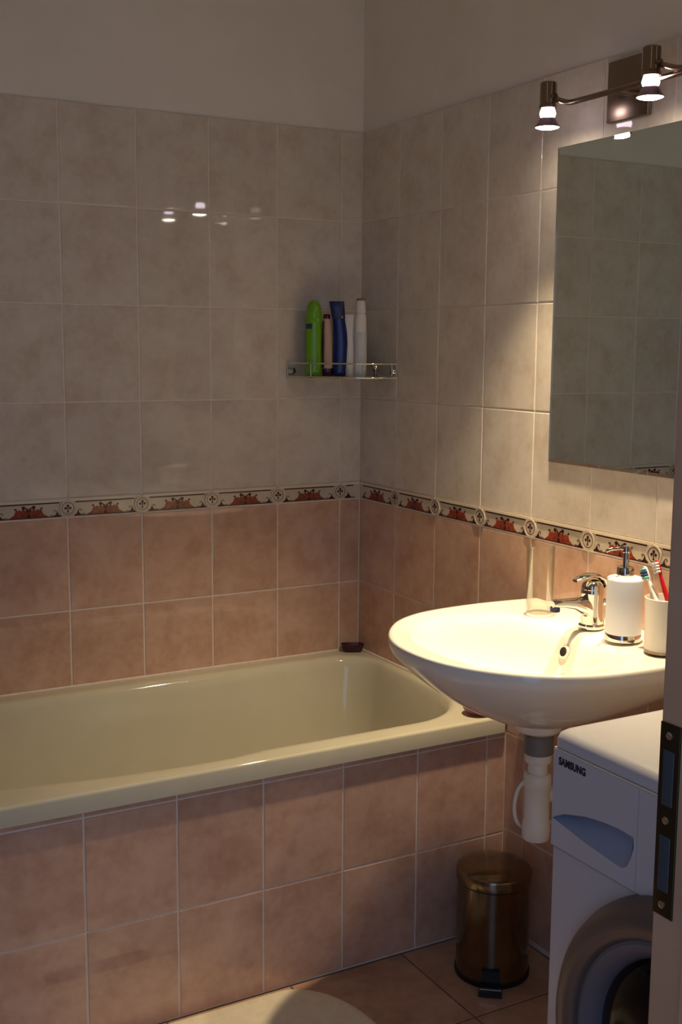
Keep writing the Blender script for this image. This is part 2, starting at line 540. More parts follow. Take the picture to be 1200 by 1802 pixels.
floor = struct(box('floor', XL - 0.12, 0.12, YO - 0.9, 0.12, -0.12, -0.0014, 'floor_grout'), 'reddish beige square floor tiles with dark joints', 'floor')
fx = [0.0] + [-0.296 * k for k in range(1, 6)] + [XL]
fy = [YF] + [YF - 0.302 * k for k in range(1, 5)] + [YD]
for i in range(len(fx) - 1):
    for j in range(len(fy) - 1):
        tile(floor, 'f', fx[i + 1], fx[i], fy[j + 1], fy[j], 0, 'floor_tile', tilt=0.0006)

# door frame with strike plate
df = struct(box('trim_1', DX1, DX1 + 0.035, YO - 0.01, YD - 0.005, 0, DZ + 0.03, 'door_paint', None, 0.003), 'dark mauve painted door frame at the right edge', 'door frame')
box('frame_post', DX0 - 0.035, DX0, YO - 0.01, YD - 0.005, 0, DZ + 0.03, 'door_paint', df, 0.003)
box('frame_head', DX0, DX1, YO - 0.01, YD - 0.005, DZ, DZ + 0.03, 'door_paint', df, 0.003)
box('door_stop', DX1 - 0.014, DX1 + 0.001, YO + 0.03, YD - 0.055, 0, DZ, 'door_paint', df, 0.003)
box('casing', DX1 + 0.005, DX1 + 0.075, YO - 0.028, YO - 0.002, 0, DZ + 0.06, 'door_paint', df, 0.004)
sp = box('strike_plate', DX1 - 0.0016, DX1 + 0.002, -2.196, -2.1715, 0.916, 1.099, 'brass_dark', df, 0.0006)
sp['label'] = 'dark brass strike plate'
for z0, z1 in ((1.022, 1.074), (0.940, 0.993)):
    box('latch_hole', DX1 - 0.0022, DX1 + 0.001, -2.190, -2.1765, z0, z1, 'latch_grey', sp, 0.0008)
for z in (1.088, 1.008, 0.927):
    lathe('screw', [(0.0036, 0), (0.0036, 0.0006), (0.002, 0.0012)], 'chrome', sp, 14,
          T=Matrix.Translation((DX1 - 0.0016, -2.183, z)) @ Matrix.Rotation(-math.pi / 2, 4, 'Y'))

# ------------------------------------------------------------------ bathtub
def rrect(x0, x1, y0, y1, radii, z, nc=12, ns=14):
    """radii: (rx, ry) of corners back-right, back-left, front-left, front-right; same count of points always"""
    out = []
    cs = [(x1, y1, -1, -1, 0), (x0, y1, 1, -1, 90), (x0, y0, 1, 1, 180), (x1, y0, -1, 1, 270)]
    ends = []
    for (cx, cy, sx, sy, a0), (rx, ry) in zip(cs, radii):
        pts = []
        for i in range(nc + 1):
            a = math.radians(a0 + 90.0 * i / nc)
            pts.append((cx + sx * rx + rx * math.cos(a), cy + sy * ry + ry * math.sin(a)))
        ends.append(pts)
    for k in range(4):
        out += ends[k]
        a, b = ends[k][-1], ends[(k + 1) % 4][0]
        for i in range(1, ns):
            t = i / ns
            out.append((a[0] + (b[0] - a[0]) * t, a[1] + (b[1] - a[1]) * t))
    return [(x, y, z) for x, y in out]

def tub():
    t = empty('bathtub', (XL / 2, YF / 2, 0))
    tag(t, 'cream enamel bathtub with wide rim set into tiled surround', 'bathtub')
    ox0, ox1, oy0, oy1 = XL + 0.003, -0.005, -0.737, -0.005
    def outer(z, d=0.0, r=0.012): return rrect(ox0 + d, ox1 - d, oy0 + d, oy1 - d, [(r, r)] * 4, z)
    def inner(z, d=0.0, e=0.0):
        ix0, ix1, iy0, iy1 = -1.59 + e * 2.2, -0.030 - e, -0.668 + d, -0.066 - d
        k = 1.0
        R = [(0.10 * k, 0.10), (0.24, 0.24), (0.24, 0.24), (0.20, 0.20)]
        pts = rrect(ix0, ix1, iy0, iy1, R, z)
        q = []
        for x, y, zz in pts:
            if y < -0.5:                       # the rim narrows a little past the grip on the front side
                s = min(1.0, max(0.0, (-0.655 - x) / 0.05)); y -= 0.012 * s * s * (3 - 2 * s) * max(0, 1 - d * 8)
                y += 0.058 * (max(0.0, -0.80 - x) / 0.40) ** 1.6
            q.append((x, y, zz))
        return q
    # rounded upper surface and inside
    rings = [outer(0.506, 0.010), outer(0.506, 0.0), outer(0.540, 0.0), outer(0.5440, 0.0012, 0.013), outer(0.5460, 0.0040, 0.016),
             outer(0.5465, 0.009, 0.02),
             inner(0.5455, -0.020, -0.006), inner(0.545, -0.008, -0.004), inner(0.542, -0.002, 0), inner(0.534, 0.004, 0.004), inner(0.515, 0.011, 0.010),
             inner(0.44, 0.026, 0.022), inner(0.34, 0.045, 0.04), inner(0.24, 0.066, 0.07), inner(0.17, 0.092, 0.11), inner(0.145, 0.125, 0.16), inner(0.138, 0.19, 0.24)]
    shell = loft('shell', rings, 'enamel', None, 55, cap0=False, cap1=True)
    put(shell, t)
    dr = lathe('drain', [(0.034, 0), (0.034, 0.002), (0.022, 0.003), (0.020, 0.0005)], 'chrome', None, 28, T=Matrix.Translation((-0.45, -0.367, 0.1385)))
    put(dr, t)
    tube_ = tube('sealant_bead', [(XL + 0.01, -0.0045, 0.5465), (-0.006, -0.0045, 0.5465)], 0.0038, 'grout', None, 8); put(tube_, t)
    tb = tube('sealant_bead', [(-0.0045, -0.006, 0.5465), (-0.0045, -0.733, 0.5465)], 0.0038, 'grout', None, 8); put(tb, t)
tub()

# dark soap dish in the corner and the pink dish under the basin
def corner_dish():
    t = empty('soap_dish', (-0.040, -0.036, 0.547)); tag(t, 'small dark maroon soap dish on the tub rim in the wall corner', 'soap dish')
    T = Matrix.Rotation(math.radians(-27), 4, 'Z')
    def rr(a, b, z): return [tuple(T @ Vector(v)) for v in circ(a, z, 32, ry=b, p=3.5)]
    loft('tray', [rr(.026, .012, 0), rr(.028, .014, .002), rr(.033, .0185, .019), rr(.034, .019, .022), rr(.032, .017, .022), rr(.028, .013, .010), rr(.02, .008, .008)], 'maroon', t, 40)
    for s in (-1, 1):
        tube('foot_rail', [tuple(T @ Vector((-.020, s * .007, .0))), tuple(T @ Vector((.020, s * .007, .0)))], .0016, 'maroon', t, 8)
corner_dish()

def pink_dish():
    t = empty('glass_dish', (-0.060, -0.690, 0.5467)); tag(t, 'round pinkish glass dish on the tub corner under the basin', 'dish')
    lathe('bowl', [(.020, 0), (.026, .002), (.034, .009), (.0375, .017), (.0360, .0175), (.031, .011), (.024, .006), (.001, .005)], 'pink_glass', t, 40)
    loft('soap_bar', [circ(.014, .006, 24, ry=.010, p=3), circ(.019, .009, 24, ry=.013, p=3), circ(.019, .015, 24, ry=.013, p=3), circ(.013, .019, 24, ry=.008, p=3)], 'soap', t)
pink_dish()

# ------------------------------------------------------------------ washbasin
BY = -1.105
def basin():
    t = empty('washbasin', (-0.25, BY, 0.66))
    tag(t, 'white wall-hung porcelain washbasin with rounded front under the mirror', 'washbasin')
    n = 96
    ctrl = [(0.0, .285), (-.08, .294), (-.16, .299), (-.25, .295), (-.33, .280), (-.40, .245), (-.45, .198), (-.49, .140), (-.515, .075), (-.523, 0.0)]
    full = [(x, v) for x, v in ctrl] + [(x, -v) for x, v in ctrl[::-1][1:]]
    pts = [Vector((p[0], p[1], 0)) for p in full]
    sp_ = spline(pts, 12)
    # resample evenly by length: front arc 72 points, wall edge 24
    def resample(P, k):
        d = [0]
        for i in range(1, len(P)): d.append(d[-1] + (P[i] - P[i-1]).length)
        out = []; j = 0
        for q in range(k):
            s = d[-1] * q / (k - 1)
            while j < len(d) - 2 and d[j + 1] < s: j += 1
            f = (s - d[j]) / max(1e-9, d[j + 1] - d[j])
            out.append(P[j].lerp(P[j + 1], f))
        return out
    arc = resample(sp_, 73)
    back = [arc[-1].lerp(arc[0], (i + 1) / 24) for i in range(23)]
    O = arc + back
    n = len(O)
    cx, cy = -0.275, 0.0
    def sc(fx, z, fb=None, px=cx):
        """scale the outline about (px, 0); fb = own factor towards the wall"""
        out = []
        for p in O:
            dx, dy = p.x - px, p.y
            f = fx if dx < 0 else (fb if fb is not None else fx)
            out.append((min(px + dx * f, -0.0005), BY + dy * fx, z))
        return out
    def ell(ax, ay, z, ecx=-.292, p=2.4):
        out = []
        for q in O:
            a = math.atan2(q.y / 0.30, (q.x - cx) / 0.26)
            c, s = math.cos(a), math.sin(a)
            c = math.copysign(abs(c) ** (2 / p), c); s = math.copysign(abs(s) ** (2 / p), s)
            out.append((ecx + ax * c, BY + ay * s, z))
        return out
    def mixr(A, B, f): return [tuple(a[i] * (1 - f) + b[i] * f for i in range(3)) for a, b in zip(A, B)]
    def ring_small(r, z, x0): return [(x0 + r * math.cos(math.atan2(q.y / .30, (q.x - cx) / .26)), BY + r * math.sin(math.atan2(q.y / .30, (q.x - cx) / .26)), z) for q in O]
    rim = sc(0.962, 0.8565, 0.99)
    b0 = ell(.175, .235, 0.8505)
    small = ring_small(.052, .672, -.212)
    low = sc(0.965, 0.822, 1.0)
    rings = []
    rings += [ring_small(.045, .655, -.212), ring_small(.050, .660, -.212), small]
    # underside: swells quickly from the waste to the lip
    for f, z in ((.10, .680), (.24, .693), (.40, .712), (.56, .734), (.70, .757), (.82, .780), (.92, .802)):
        r = mixr(small, low, f); rings.append([(x, y, z) for x, y, _ in r])
    rings += [low, sc(0.985, .830, 1.0), sc(0.997, .838, 1.0), sc(1.0, .846, 1.0), sc(0.997, .853, 1.0), sc(0.985, .8565, 1.0), rim]
    rings += [mixr(rim, b0, .25), mixr(rim, b0, .5), mixr(rim, b0, .75), b0]
    rings += [ell(.168, .226, .846), ell(.158, .214, .836), ell(.150, .203, .820), ell(.140, .190, .795), ell(.126, .170, .765), ell(.104, .138, .740, -.295),
              ell(.075, .098, .725, -.285, 2), ell(.045, .055, .7185, -.275, 2), ell(.024, .024, .715, -.27, 2)]
    b = loft('bowl', rings, 'porcelain', None, 60, cap0=True, cap1=True)
    put(b, t)
    oh = lathe('overflow_hole', [(.0105, .004), (.0125, .0045), (.0125, -.002), (.0095, -.002), (.0095, .0035), (.0005, .003)], ['rubber'], None, 26,
               T=Matrix.Translation((-.1475, BY, .811)) @ Matrix.Rotation(math.radians(-72), 4, 'Y'))
    put(oh, t)
    rg = lathe('overflow_ring', [(.0100, .0040), (.0128, .0052), (.0142, .0042), (.0142, .0), (.0100, .0)], 'porcelain', None, 28,
               T=Matrix.Translation((-.1475, BY, .811)) @ Matrix.Rotation(math.radians(-72), 4, 'Y'), closed=True)
    put(rg, t)
    dn = lathe('drain', [(.026, 0), (.026, .003), (.018, .004), (.016, .001), (.0005, .001)], 'chrome', None, 26, T=Matrix.Translation((-.27, BY, .7155)))
    put(dn, t)
basin()

def trap():
    x, y = -.208, BY
    t = empty('drain_trap', (x, y, .40)); tag(t, 'white plastic bottle trap under the washbasin with grey collar', 'drain pipe')
    def L(name, prof, m, cx=x):
        o = lathe(name, prof, m, None, 32, T=Matrix.Translation((cx, y, 0))); put(o, t); return o
    L('collar', [(.028, .604), (.031, .606), (.031, .640), (.029, .644), (.025, .6495)], 'grey_plastic')
    L('collar_flange', [(.025, .648), (.036, .650), (.042, .6545)], 'white_plastic')
    L('tail_pipe', [(.0205, .548), (.0205, .606)], 'white_plastic')
    L('union_nut', [(.026, .585), (.0275, .588), (.0275, .600), (.026, .604)], 'white_plastic')
    L('upper_nut', [(.024, .536), (.0285, .540), (.0285, .558), (.024, .562)], 'white_plastic')
    L('bottle', [(.020, .4175), (.027, .419), (.029, .424), (.029, .455), (.0265, .458), (.0265, .530), (.029, .533), (.029, .545), (.022, .549)], 'white_plastic')
    o = tube('outlet_pipe', [(x, y, .508), (-.10, y, .508), (-.001, y, .508)], .017, 'white_plastic', None, 18); put(o, t)
    o = lathe('wall_rosette', [(.036, 0), (.036, .003), (.026, .010), (.017, .011)], 'white_plastic', None, 30,
              T=Matrix.Translation((-.0005, y, .508)) @ Matrix.Rotation(-math.pi / 2, 4, 'Y')); put(o, t)
    o = tube('drain_hose', spline([(-.228, y + .012, .545), (-.238, y + .026, .520), (-.241, y + .032, .480), (-.232, y + .030, .445), (-.190, y + .040, .425), (-.08, y + .05, .42), (-.002, y + .05, .42)], 8), .0042, 'white_plastic', None, 10); put(o, t)
trap()

# ------------------------------------------------------------------ faucet
def faucet():
    x, y, z = -.078, BY, .8555
    t = empty('faucet', (x, y, z)); tag(t, 'chrome single-lever mixer tap on the washbasin', 'faucet')
    lathe('base', [(.026, 0), (.027, .002), (.027, .006), (.0235, .010), (.022, .014)], 'chrome', t, 40)
    lathe('body', [(.0235, .010), (.0228, .03), (.0226, .055), (.0236, .072), (.0242, .078), (.0228, .082)], 'chrome', t, 40)
    rings = []
    for (px, pz, ry, rz) in ((.004, .038, .016, .026), (-.012, .042, .0185, .0255), (-.030, .050, .0180, .0185), (-.055, .056, .0155, .0118), (-.080, .059, .0140, .0098), (-.100, .0605, .0128, .0090), (-.108, .0605, .011, .007)):
        rings.append([(px, ry * math.cos(2*math.pi*i/24), pz + rz * math.sin(2*math.pi*i/24)) for i in range(24)])
    s = loft('spout', rings, 'chrome', t, 60)
    lathe('aerator', [(.0088, .0), (.0104, .001), (.0104, .012), (.0094, .013)], 'aerator', s, 24, T=Matrix.Translation((-.0985, 0, .0435)))
    lathe('cartridge_dome', [(.0225, .079), (.0232, .086), (.0215, .093), (.016, .099), (.008, .102), (.0005, .103)], 'chrome', t, 36)
    rings = []
    for (px, pz, ry, rz, dx) in ((.022, .082, .010, .004, 0), (.027, .092, .0145, .005, 0), (.022, .103, .0165, .0055, 0), (.006, .1105, .0165, .0055, 0), (-.014, .1125, .015, .0048, 0), (-.034, .109, .012, .0042, 0), (-.048, .1035, .008, .003, 0)):
        rings.append([(px + .45 * rz * math.sin(2*math.pi*i/20) * (1 if px > .015 else 0), ry * math.cos(2*math.pi*i/20), pz + rz * math.sin(2*math.pi*i/20)) for i in range(20)])
    loft('lever', rings, 'chrome', t, 60)
    tube('popup_rod', [(.034, 0, 0), (.034, 0, .046)], .0022, 'chrome', t, 10)
    lathe('popup_knob', [(.003, .044), (.0052, .047), (.0052, .055), (.003, .058)], 'chrome', t, 16, T=Matrix.Translation((.034, 0, 0)))
faucet()

def tumbler():
    x, y, z = -.091, -.949, .8562
    t = empty('drinking_glass', (x, y, z)); tag(t, 'tall clear drinking glass on the back corner of the washbasin', 'glass')
    lathe('tumbler', [(.0005, .001), (.0255, 0), (.0280, .0015), (.0288, .006), (.0312, .148), (.0306, .1495), (.0298, .148), (.0274, .014), (.0255, .011), (.0005, .0105)], 'glass', t, 48)
tumbler()

def dispenser():
    x, y, z = -.093, -1.216, .8562
    t = empty('soap_dispenser', (x, y, z)); tag(t, 'white cylindrical soap dispenser with chrome pump on the washbasin', 'soap dispenser')
    lathe('base_ring', [(.033, 0), (.0358, .001), (.0358, .014), (.0352, .015)], 'chrome', t, 48)
    lathe('body', [(.0352, .0145), (.0358, .016), (.0358, .122), (.0350, .1255), (.0325, .1275), (.014, .1285)], 'frosted', t, 48)
    lathe('collar', [(.0165, .127), (.0172, .129), (.0172, .146), (.0160, .1485), (.007, .149)], 'chrome', t, 36)
    lathe('pump_stem', [(.0062, .148), (.0062, .178)], 'chrome', t, 24)
    d = Vector((-.90, .43, 0)).normalized()
    h = lathe('pump_head', [(.0075, .177), (.0092, .179), (.0092, .188), (.0070, .1905), (.0005, .191)], 'chrome', t, 28)
    p = [Vector((0, 0, .185)), d * .012 + Vector((0, 0, .1855)), d * .030 + Vector((0, 0, .184)), d * .041 + Vector((0, 0, .180))]
    tube('nozzle', spline(p, 6), .0036, 'chrome', h, 14)
dispenser()

def cup_and_brushes():
    x, y, z = -.088, -1.322, .8562
    t = empty('toothbrush_cup', (x, y, z)); tag(t, 'cream toothbrush cup standing beside the soap dispenser', 'cup')
    lathe('cup_body', [(.034, 0), (.0362, .002), (.0382, .104), (.0388, .106), (.0376, .107), (.0362, .104), (.0345, .008), (.0005, .007)], 'white_plastic', t, 48)
    lathe('foot_ring', [(.0345, -.0002), (.0368, .0006), (.0368, .006), (.0355, .0065)], 'nickel', t, 48)
    def brush(base, tip, bend, body, bristle, label, tuft2=None):
        b = empty('toothbrush', base); tag(b, label, 'toothbrush', 'toothbrushes in the cup')
        B = Vector((0, 0, 0)); E = Vector(tip) - Vector(base); mid = E * .55 + Vector(bend)
        pts = spline([B, E * .28 + Vector(bend) * .5, mid, E * .86 + Vector(bend) * .2, E], 8)
        n_ = len(pts)
        rad = [(.0052 if i < n_ * .55 else .0052 - .0026 * (i - n_ * .55) / (n_ * .45)) for i in range(n_)]
        tube('handle', pts, rad, body, b, 12)
        d = (pts[-1] - pts[-4]).normalized()
        hd = Matrix.Translation(pts[-1]) @ d.to_track_quat('Z', 'X').to_matrix().to_4x4()
        V, F = loft_vf([circ(.0035, -.004, 16, ry=.0022), circ(.0058, .003, 16, ry=.0026), circ(.0062, .014, 16, ry=.0026), circ(.0052, .023, 16, ry=.0024), circ(.002, .026, 16, ry=.0015)])
        h = mesh('head', [tuple(hd @ Vector(v)) for v in V], F, body, b, 45)
        side = 1 if (hd.to_3x3() @ Vector((0, 1, 0))).dot(Vector((-.87, .49, 0))) > 0 else -1
        for k in range(4):
            for q in (-1, 1):
                zz = .003 + k * .0055
                tv, tf = tube_vf([(q * .0026, side * .0015, zz), (q * .0026, side * .0125, zz)], .0023, 8)
                mm = (tuft2 if (tuft2 and k in (1, 2)) else bristle)
                mesh('bristle_tuft', [tuple(hd @ Vector(v)) for v in tv], tf, mm, h, 50)
    brush((-.068, -1.338, .8687), (-.077, -1.293, 1.004), (-.001, -.005, .002), 'red', 'bristle', 'red toothbrush leaning out of the cup')
    brush((-.088, -1.340, .8687), (-.088, -1.275, .990), (0, -.003, .002), 'bristle', 'teal', 'white toothbrush with teal and blue bristles in the cup', 'bluebr')
cup_and_brushes()

# ------------------------------------------------------------------ mirror
def mirror():
    y0, y1, z0, z1, d = -1.462, -.861, 1.179, 1.866, .0075
    t = empty('mirror', (0, (y0 + y1) / 2, z0)); tag(t, 'frameless rectangular mirror above the washbasin', 'mirror')
    b = .007
    o = box('backing', -.0055, -.0005, y0, y1, z0, z1, 'mirror_edge'); put(o, t)
    V = []
    for (i, x) in ((0, -.0056), (0, -.0066), (b, -d)):
        V += [(x, y0 + i, z0 + i), (x, y1 - i, z0 + i), (x, y1 - i, z1 - i), (x, y0 + i, z1 - i)]
    F = []
    for k in range(2):
        for i in range(4):
            j = (i + 1) % 4
            F.append((k*4+i, k*4+j, k*4+4+j, k*4+4+i))
    F.append((8, 9, 10, 11)); F.append((0, 1, 2, 3))
    o = mesh('mirror_glass', V, F, 'mirror'); put(o, t)
mirror()

# ------------------------------------------------------------------ spot lamp
def lamp():
    yc = -1.0775
    t = empty('wall_lamp', (0, yc, 1.95)); tag(t, 'brushed metal wall lamp bar with two lit halogen spots above the mirror', 'wall lamp')
    o = box('wall_plate', -.0115, -.0005, yc - .0595, yc + .0595, 1.892, 2.012, 'nickel', None, .0015); put(o, t)
    XB, ZBAR = -.084, 1.931
    o = tube('post', [(-.010, -1.122, ZBAR), (XB, -1.122, ZBAR)], .0062, 'nickel', None, 18); put(o, t)
    pts = spline([(-.100, -.957, 1.945), (-.093, -.968, 1.938), (XB, -.988, 1.932), (XB, -1.03, ZBAR), (XB, -1.12, ZBAR), (XB, -1.25, ZBAR), (XB, -1.41, ZBAR)], 8)
    o = tube('bar', pts, .0058, 'nickel', None, 16); put(o, t)
    pts = spline([(-.100, -1.254, 1.953), (-.095, -1.266, 1.948), (-.088, -1.285, 1.941), (XB, -1.315, 1.936), (XB, -1.345, 1.932)], 8)
    o = tube('arm', pts, .0055, 'nickel', None, 16); put(o, t)
    o = lathe('bar_cap', [(.006, 0), (.0085, .001), (.0085, .010), (.006, .013)], 'nickel', None, 18, T=Matrix.Translation((XB, -1.408, ZBAR)) @ Matrix.Rotation(math.pi / 2, 4, 'X')); put(o, t)
    for (x, y, z, aim, out) in ((-.105, -.944, 1.887, 10, 15), (-.105, -1.241, 1.895, -13, 7)):
        T = Matrix.Translation((x, y, z))
        h = lathe('lamp_head', [(.0005, .0905), (.0145, .090), (.0165, .0885), (.0168, .046), (.0182, .0445), (.0182, .038), (.0150, .037), (.0145, .040), (.0005, .041)], 'nickel', None, 36, T=T); put(h, t)
        for a in (0.3, 0.85, 2.2, 3.4, 4.2, 5.3):
            rb = tube('cooling_rib', [(x + .0168 * math.cos(a * 1.0 + 3.6), y + .0168 * math.sin(a + 3.6), z + .049), (x + .0168 * math.cos(a + 3.6), y + .0168 * math.sin(a + 3.6), z + .087)], .0012, 'chrome', h, 8)
        o = tube('joint', [(x, y - .012, z + .060), (x + .001, y - .022, z + .058)], .0068, 'nickel', h, 14)
        nk = lathe('bulb_neck', [(.0115, .040), (.0150, .034), (.0168, .027), (.0150, .021), (.012, .0185), (.0005, .0185)], 'bulb_neck', h, 32, T=T)
        gl = lathe('bulb_reflector', [(.0125, .021), (.0165, .0165), (.0225, .006), (.0262, .001), (.0262, -.001), (.0245, -.0005), (.0210, .005), (.0152, .0150), (.0118, .0195)], 'bulb_glass', h, 36, T=T, closed=True)
        ds = lathe('bulb_lens', [(.0005, .0052), (.0205, .0050), (.0238, .0010), (.0238, -.0002), (.0160, -.0028), (.0005, -.0040)], 'bulb', h, 36, T=T)
        ld = bpy.data.lights.new('halogen_beam', 'SPOT')
        ld.energy = SPOT_POWER; ld.color = SPOT_COLOR; ld.spot_size = math.radians(SPOT_ANGLE); ld.spot_blend = SPOT_BLEND; ld.shadow_soft_size = .018
        lo = bpy.data.objects.new('halogen_beam', ld); COL.objects.link(lo)
        lo.location = (x, y, z - .0065); lo.rotation_euler = (math.radians(aim), math.radians(out), 0); put(lo, t)
lamp()

# ------------------------------------------------------------------ corner shelf and bottles
ZS = 1.3535
def shelf():
    t = empty('corner_shelf', (0, 0, 1.345)); tag(t, 'chrome wire corner shelf holding bottles above the bathtub', 'shelf')
    A, B = Vector((-.237, -.004, 0)), Vector((-.004, -.203, 0))
    mid = Vector((-.150, -.140, 0))
    front = spline([A, A.lerp(mid, .5) + Vector((-.012, -.010, 0)), mid, mid.lerp(B, .5) + Vector((-.008, -.012, 0)), B], 6)
    outline = [Vector((-.003, -.003, 0))] + front
    n = len(outline)
    V = [(p.x, p.y, 1.3475) for p in outline] + [(p.x, p.y, 1.3525) for p in outline]
    F = [tuple(range(n))[::-1], tuple(range(n, 2 * n))] + [(i, (i + 1) % n, n + (i + 1) % n, n + i) for i in range(n)]
    o = mesh('shelf_panel', V, F, 'shelf_glass'); put(o, t)
    o = tube('front_edge', [(p.x, p.y, 1.350) for p in front], .0036, 'chrome', None, 10); put(o, t)
    o = tube('rail', [(p.x, p.y, 1.388) for p in front], .0026, 'chrome', None, 10); put(o, t)
    for f in (0.02, .27, .73, .98):
        p = front[int(f * (len(front) - 1))]
        o = tube('rail_post', [(p.x, p.y, 1.350), (p.x, p.y, 1.388)], .0022, 'chrome', None, 8); put(o, t)
    for (x, y, ax) in ((-.225, -.0005, 'y'), (-.0005, -.190, 'x')):
        R_ = Matrix.Rotation(math.pi / 2, 4, 'X') if ax == 'y' else Matrix.Rotation(-math.pi / 2, 4, 'Y')
        o = lathe('wall_mount', [(.0095, 0), (.0105, .001), (.0105, .010), (.008, .014), (.0005, .0155)], 'chrome', None, 24, T=Matrix.Translation((x, y, 1.366)) @ R_); put(o, t)
    kn = lathe('hook_knob', [(.004, 0), (.0045, .012), (.0085, .018), (.0095, .026), (.006, .032), (.0005, .033)], 'chrome', None, 24, T=Matrix.Translation((-.040, -.150, 1.3525))); put(kn, t)
shelf()

def profile_bottle(name, loc, rot, sections, m, parent, n=36, smooth=50):
    """sections: (z, rx, ry, power, dx)"""
    T = Matrix.Rotation(rot, 4, 'Z')
    rings = []
    for (zz, rx, ry, p, dx) in sections:
        rings.append([tuple(T @ Vector((v[0] + dx, v[1], zz))) for v in circ(rx, zz, n, ry=ry, p=p)])
    return loft(name, rings, m, parent, smooth)

CA = math.radians(-29)      # facing the doorway
def bottles():
    # green
    t = empty('shampoo_bottle', (-.188, -.066, ZS)); tag(t, 'lime green bottle with domed top on the corner shelf', 'bottle')
    profile_bottle('body', None, CA, [(0, .018, .012, 2.6, 0), (.002, .0205, .0145, 2.6, 0), (.02, .0215, .0155, 2.5, 0), (.09, .0225, .0165, 2.4, 0), (.14, .0225, .0165, 2.3, 0), (.1555, .0222, .0163, 2.2, 0), (.157, .0215, .0157, 2.2, 0)], 'green', t)
    profile_bottle('cap', None, CA, [(.1572, .0212, .0155, 2.2, 0), (.160, .0218, .016, 2.2, 0), (.178, .0205, .0152, 2.1, 0), (.192, .0175, .0132, 2, 0), (.201, .012, .0095, 2, 0), (.2045, .006, .005, 2, 0), (.2055, .001, .001, 2, 0)], 'green', t)
    T = Matrix.Rotation(CA, 4, 'Z')
    V = []
    for zz in (.128, .142):
        for k in range(7):
            a = math.radians(-175 + k * 12)
            V.append(tuple(T @ Vector((.0232 * math.cos(a), .0173 * math.sin(a) - .0006, zz))))
    mesh('label', V, [(k, k + 1, 8 + k, 7 + k) for k in range(6)], 'label_blue', t)
    # brown / tan
    t = empty('lotion_bottle', (-.157, -.0885, ZS)); tag(t, 'narrow tan bottle with maroon base between the green and blue bottles', 'bottle')
    profile_bottle('base', None, CA, [(0, .013, .010, 3, 0), (.002, .0148, .0118, 3, 0), (.021, .0150, .0120, 3, 0)], 'maroon', t)
    profile_bottle('body', None, CA, [(.021, .0148, .0118, 2.6, 0), (.06, .0150, .0120, 2.5, .0005), (.12, .0136, .011, 2.4, -.001), (.150, .0112, .010, 2.2, -.002), (.156, .009, .009, 2, -.0025)], 'tan', t)
    profile_bottle('side_stripe', None, CA, [(.022, .0050, .0105, 3, -.0105), (.09, .0050, .0105, 3, -.0105), (.150, .0042, .0085, 3, -.0100)], 'maroon', t)
    profile_bottle('cap', None, CA, [(.156, .0085, .0085, 2, -.0025), (.157, .0098, .0098, 2, -.0025), (.166, .0096, .0096, 2, -.0025), (.168, .008, .008, 2, -.0025)], 'maroon', t)
    # blue, bowed
    t = empty('shower_gel_bottle', (-.128, -.112, ZS)); tag(t, 'bowed dark blue bottle with flat cap on the corner shelf', 'bottle')
    secs = []
    for k in range(13):
        f = k / 12; zz = .003 + f * .152
        bow = .0085 * math.sin(math.pi * (f * .75 + .05)) - .006 - .006 * f
        secs.append((zz, .0178 + .0030 * math.sin(math.pi * min(1, f * 1.1)), .0125, 3.0, bow))
    secs = [(0, .014, .010, 3, secs[0][4])] + secs
    profile_bottle('body', None, CA, secs, 'blue', t)
    e = secs[-1]
    profile_bottle('cap', None, CA, [(.1555, .0175, .0122, 3.5, e[4]), (.157, .0186, .0132, 3.6, e[4] - .0002), (.180, .0196, .0138, 3.8, e[4] - .003), (.2005, .0206, .014, 4, e[4] - .0055), (.2025, .0198, .0132, 4, e[4] - .0057)], 'blue_dark', t)
    # short white
    t = empty('cream_tube', (-.106, -.124, ZS)); tag(t, 'short white tube between the blue bottle and tall white bottle', 'bottle')
    profile_bottle('cap', None, CA, [(0, .0125, .0115, 2.2, 0), (.001, .0135, .0125, 2.2, 0), (.022, .0138, .0128, 2.2, 0), (.023, .013, .012, 2.2, 0)], 'bottle_white', t)
    profile_bottle('body', None, CA, [(.0235, .0138, .0128, 2.2, 0), (.06, .0145, .0115, 2.3, 0), (.12, .0150, .0065, 2.6, 0), (.155, .0152, .0024, 3, 0), (.167, .0152, .0014, 4, 0)], 'bottle_white', t)
    # tall white
    t = empty('conditioner_bottle', (-.086, -.146, ZS)); tag(t, 'tall slim white bottle with grey-topped cap at the wall corner', 'bottle')
    profile_bottle('body', None, CA, [(0, .0145, .0125, 2.4, 0), (.002, .0165, .0140, 2.4, 0), (.05, .0170, .0145, 2.4, 0), (.12, .0168, .0143, 2.3, 0), (.158, .0158, .0138, 2.2, 0), (.168, .0138, .0128, 2, 0), (.171, .0122, .0118, 2, 0)], 'bottle_white', t)
    profile_bottle('label', None, CA, [(.040, .0173, .0148, 2.4, 0), (.0405, .0175, .0150, 2.4, 0), (.1195, .0173, .0148, 2.3, 0), (.120, .0170, .0145, 2.3, 0)], 'label_grey', t)
    profile_bottle('cap', None, CA, [(.171, .0128, .0124, 2, 0), (.172, .0140, .0136, 2, 0), (.200, .0134, .0130, 2, 0), (.204, .0120, .0118, 2, 0)], 'bottle_white', t)
    profile_bottle('cap_top', None, CA, [(.204, .0118, .0116, 2, 0), (.2075, .0122, .012, 2, 0), (.2105, .0095, .0095, 2, 0)], 'grey_plastic', t)
bottles()

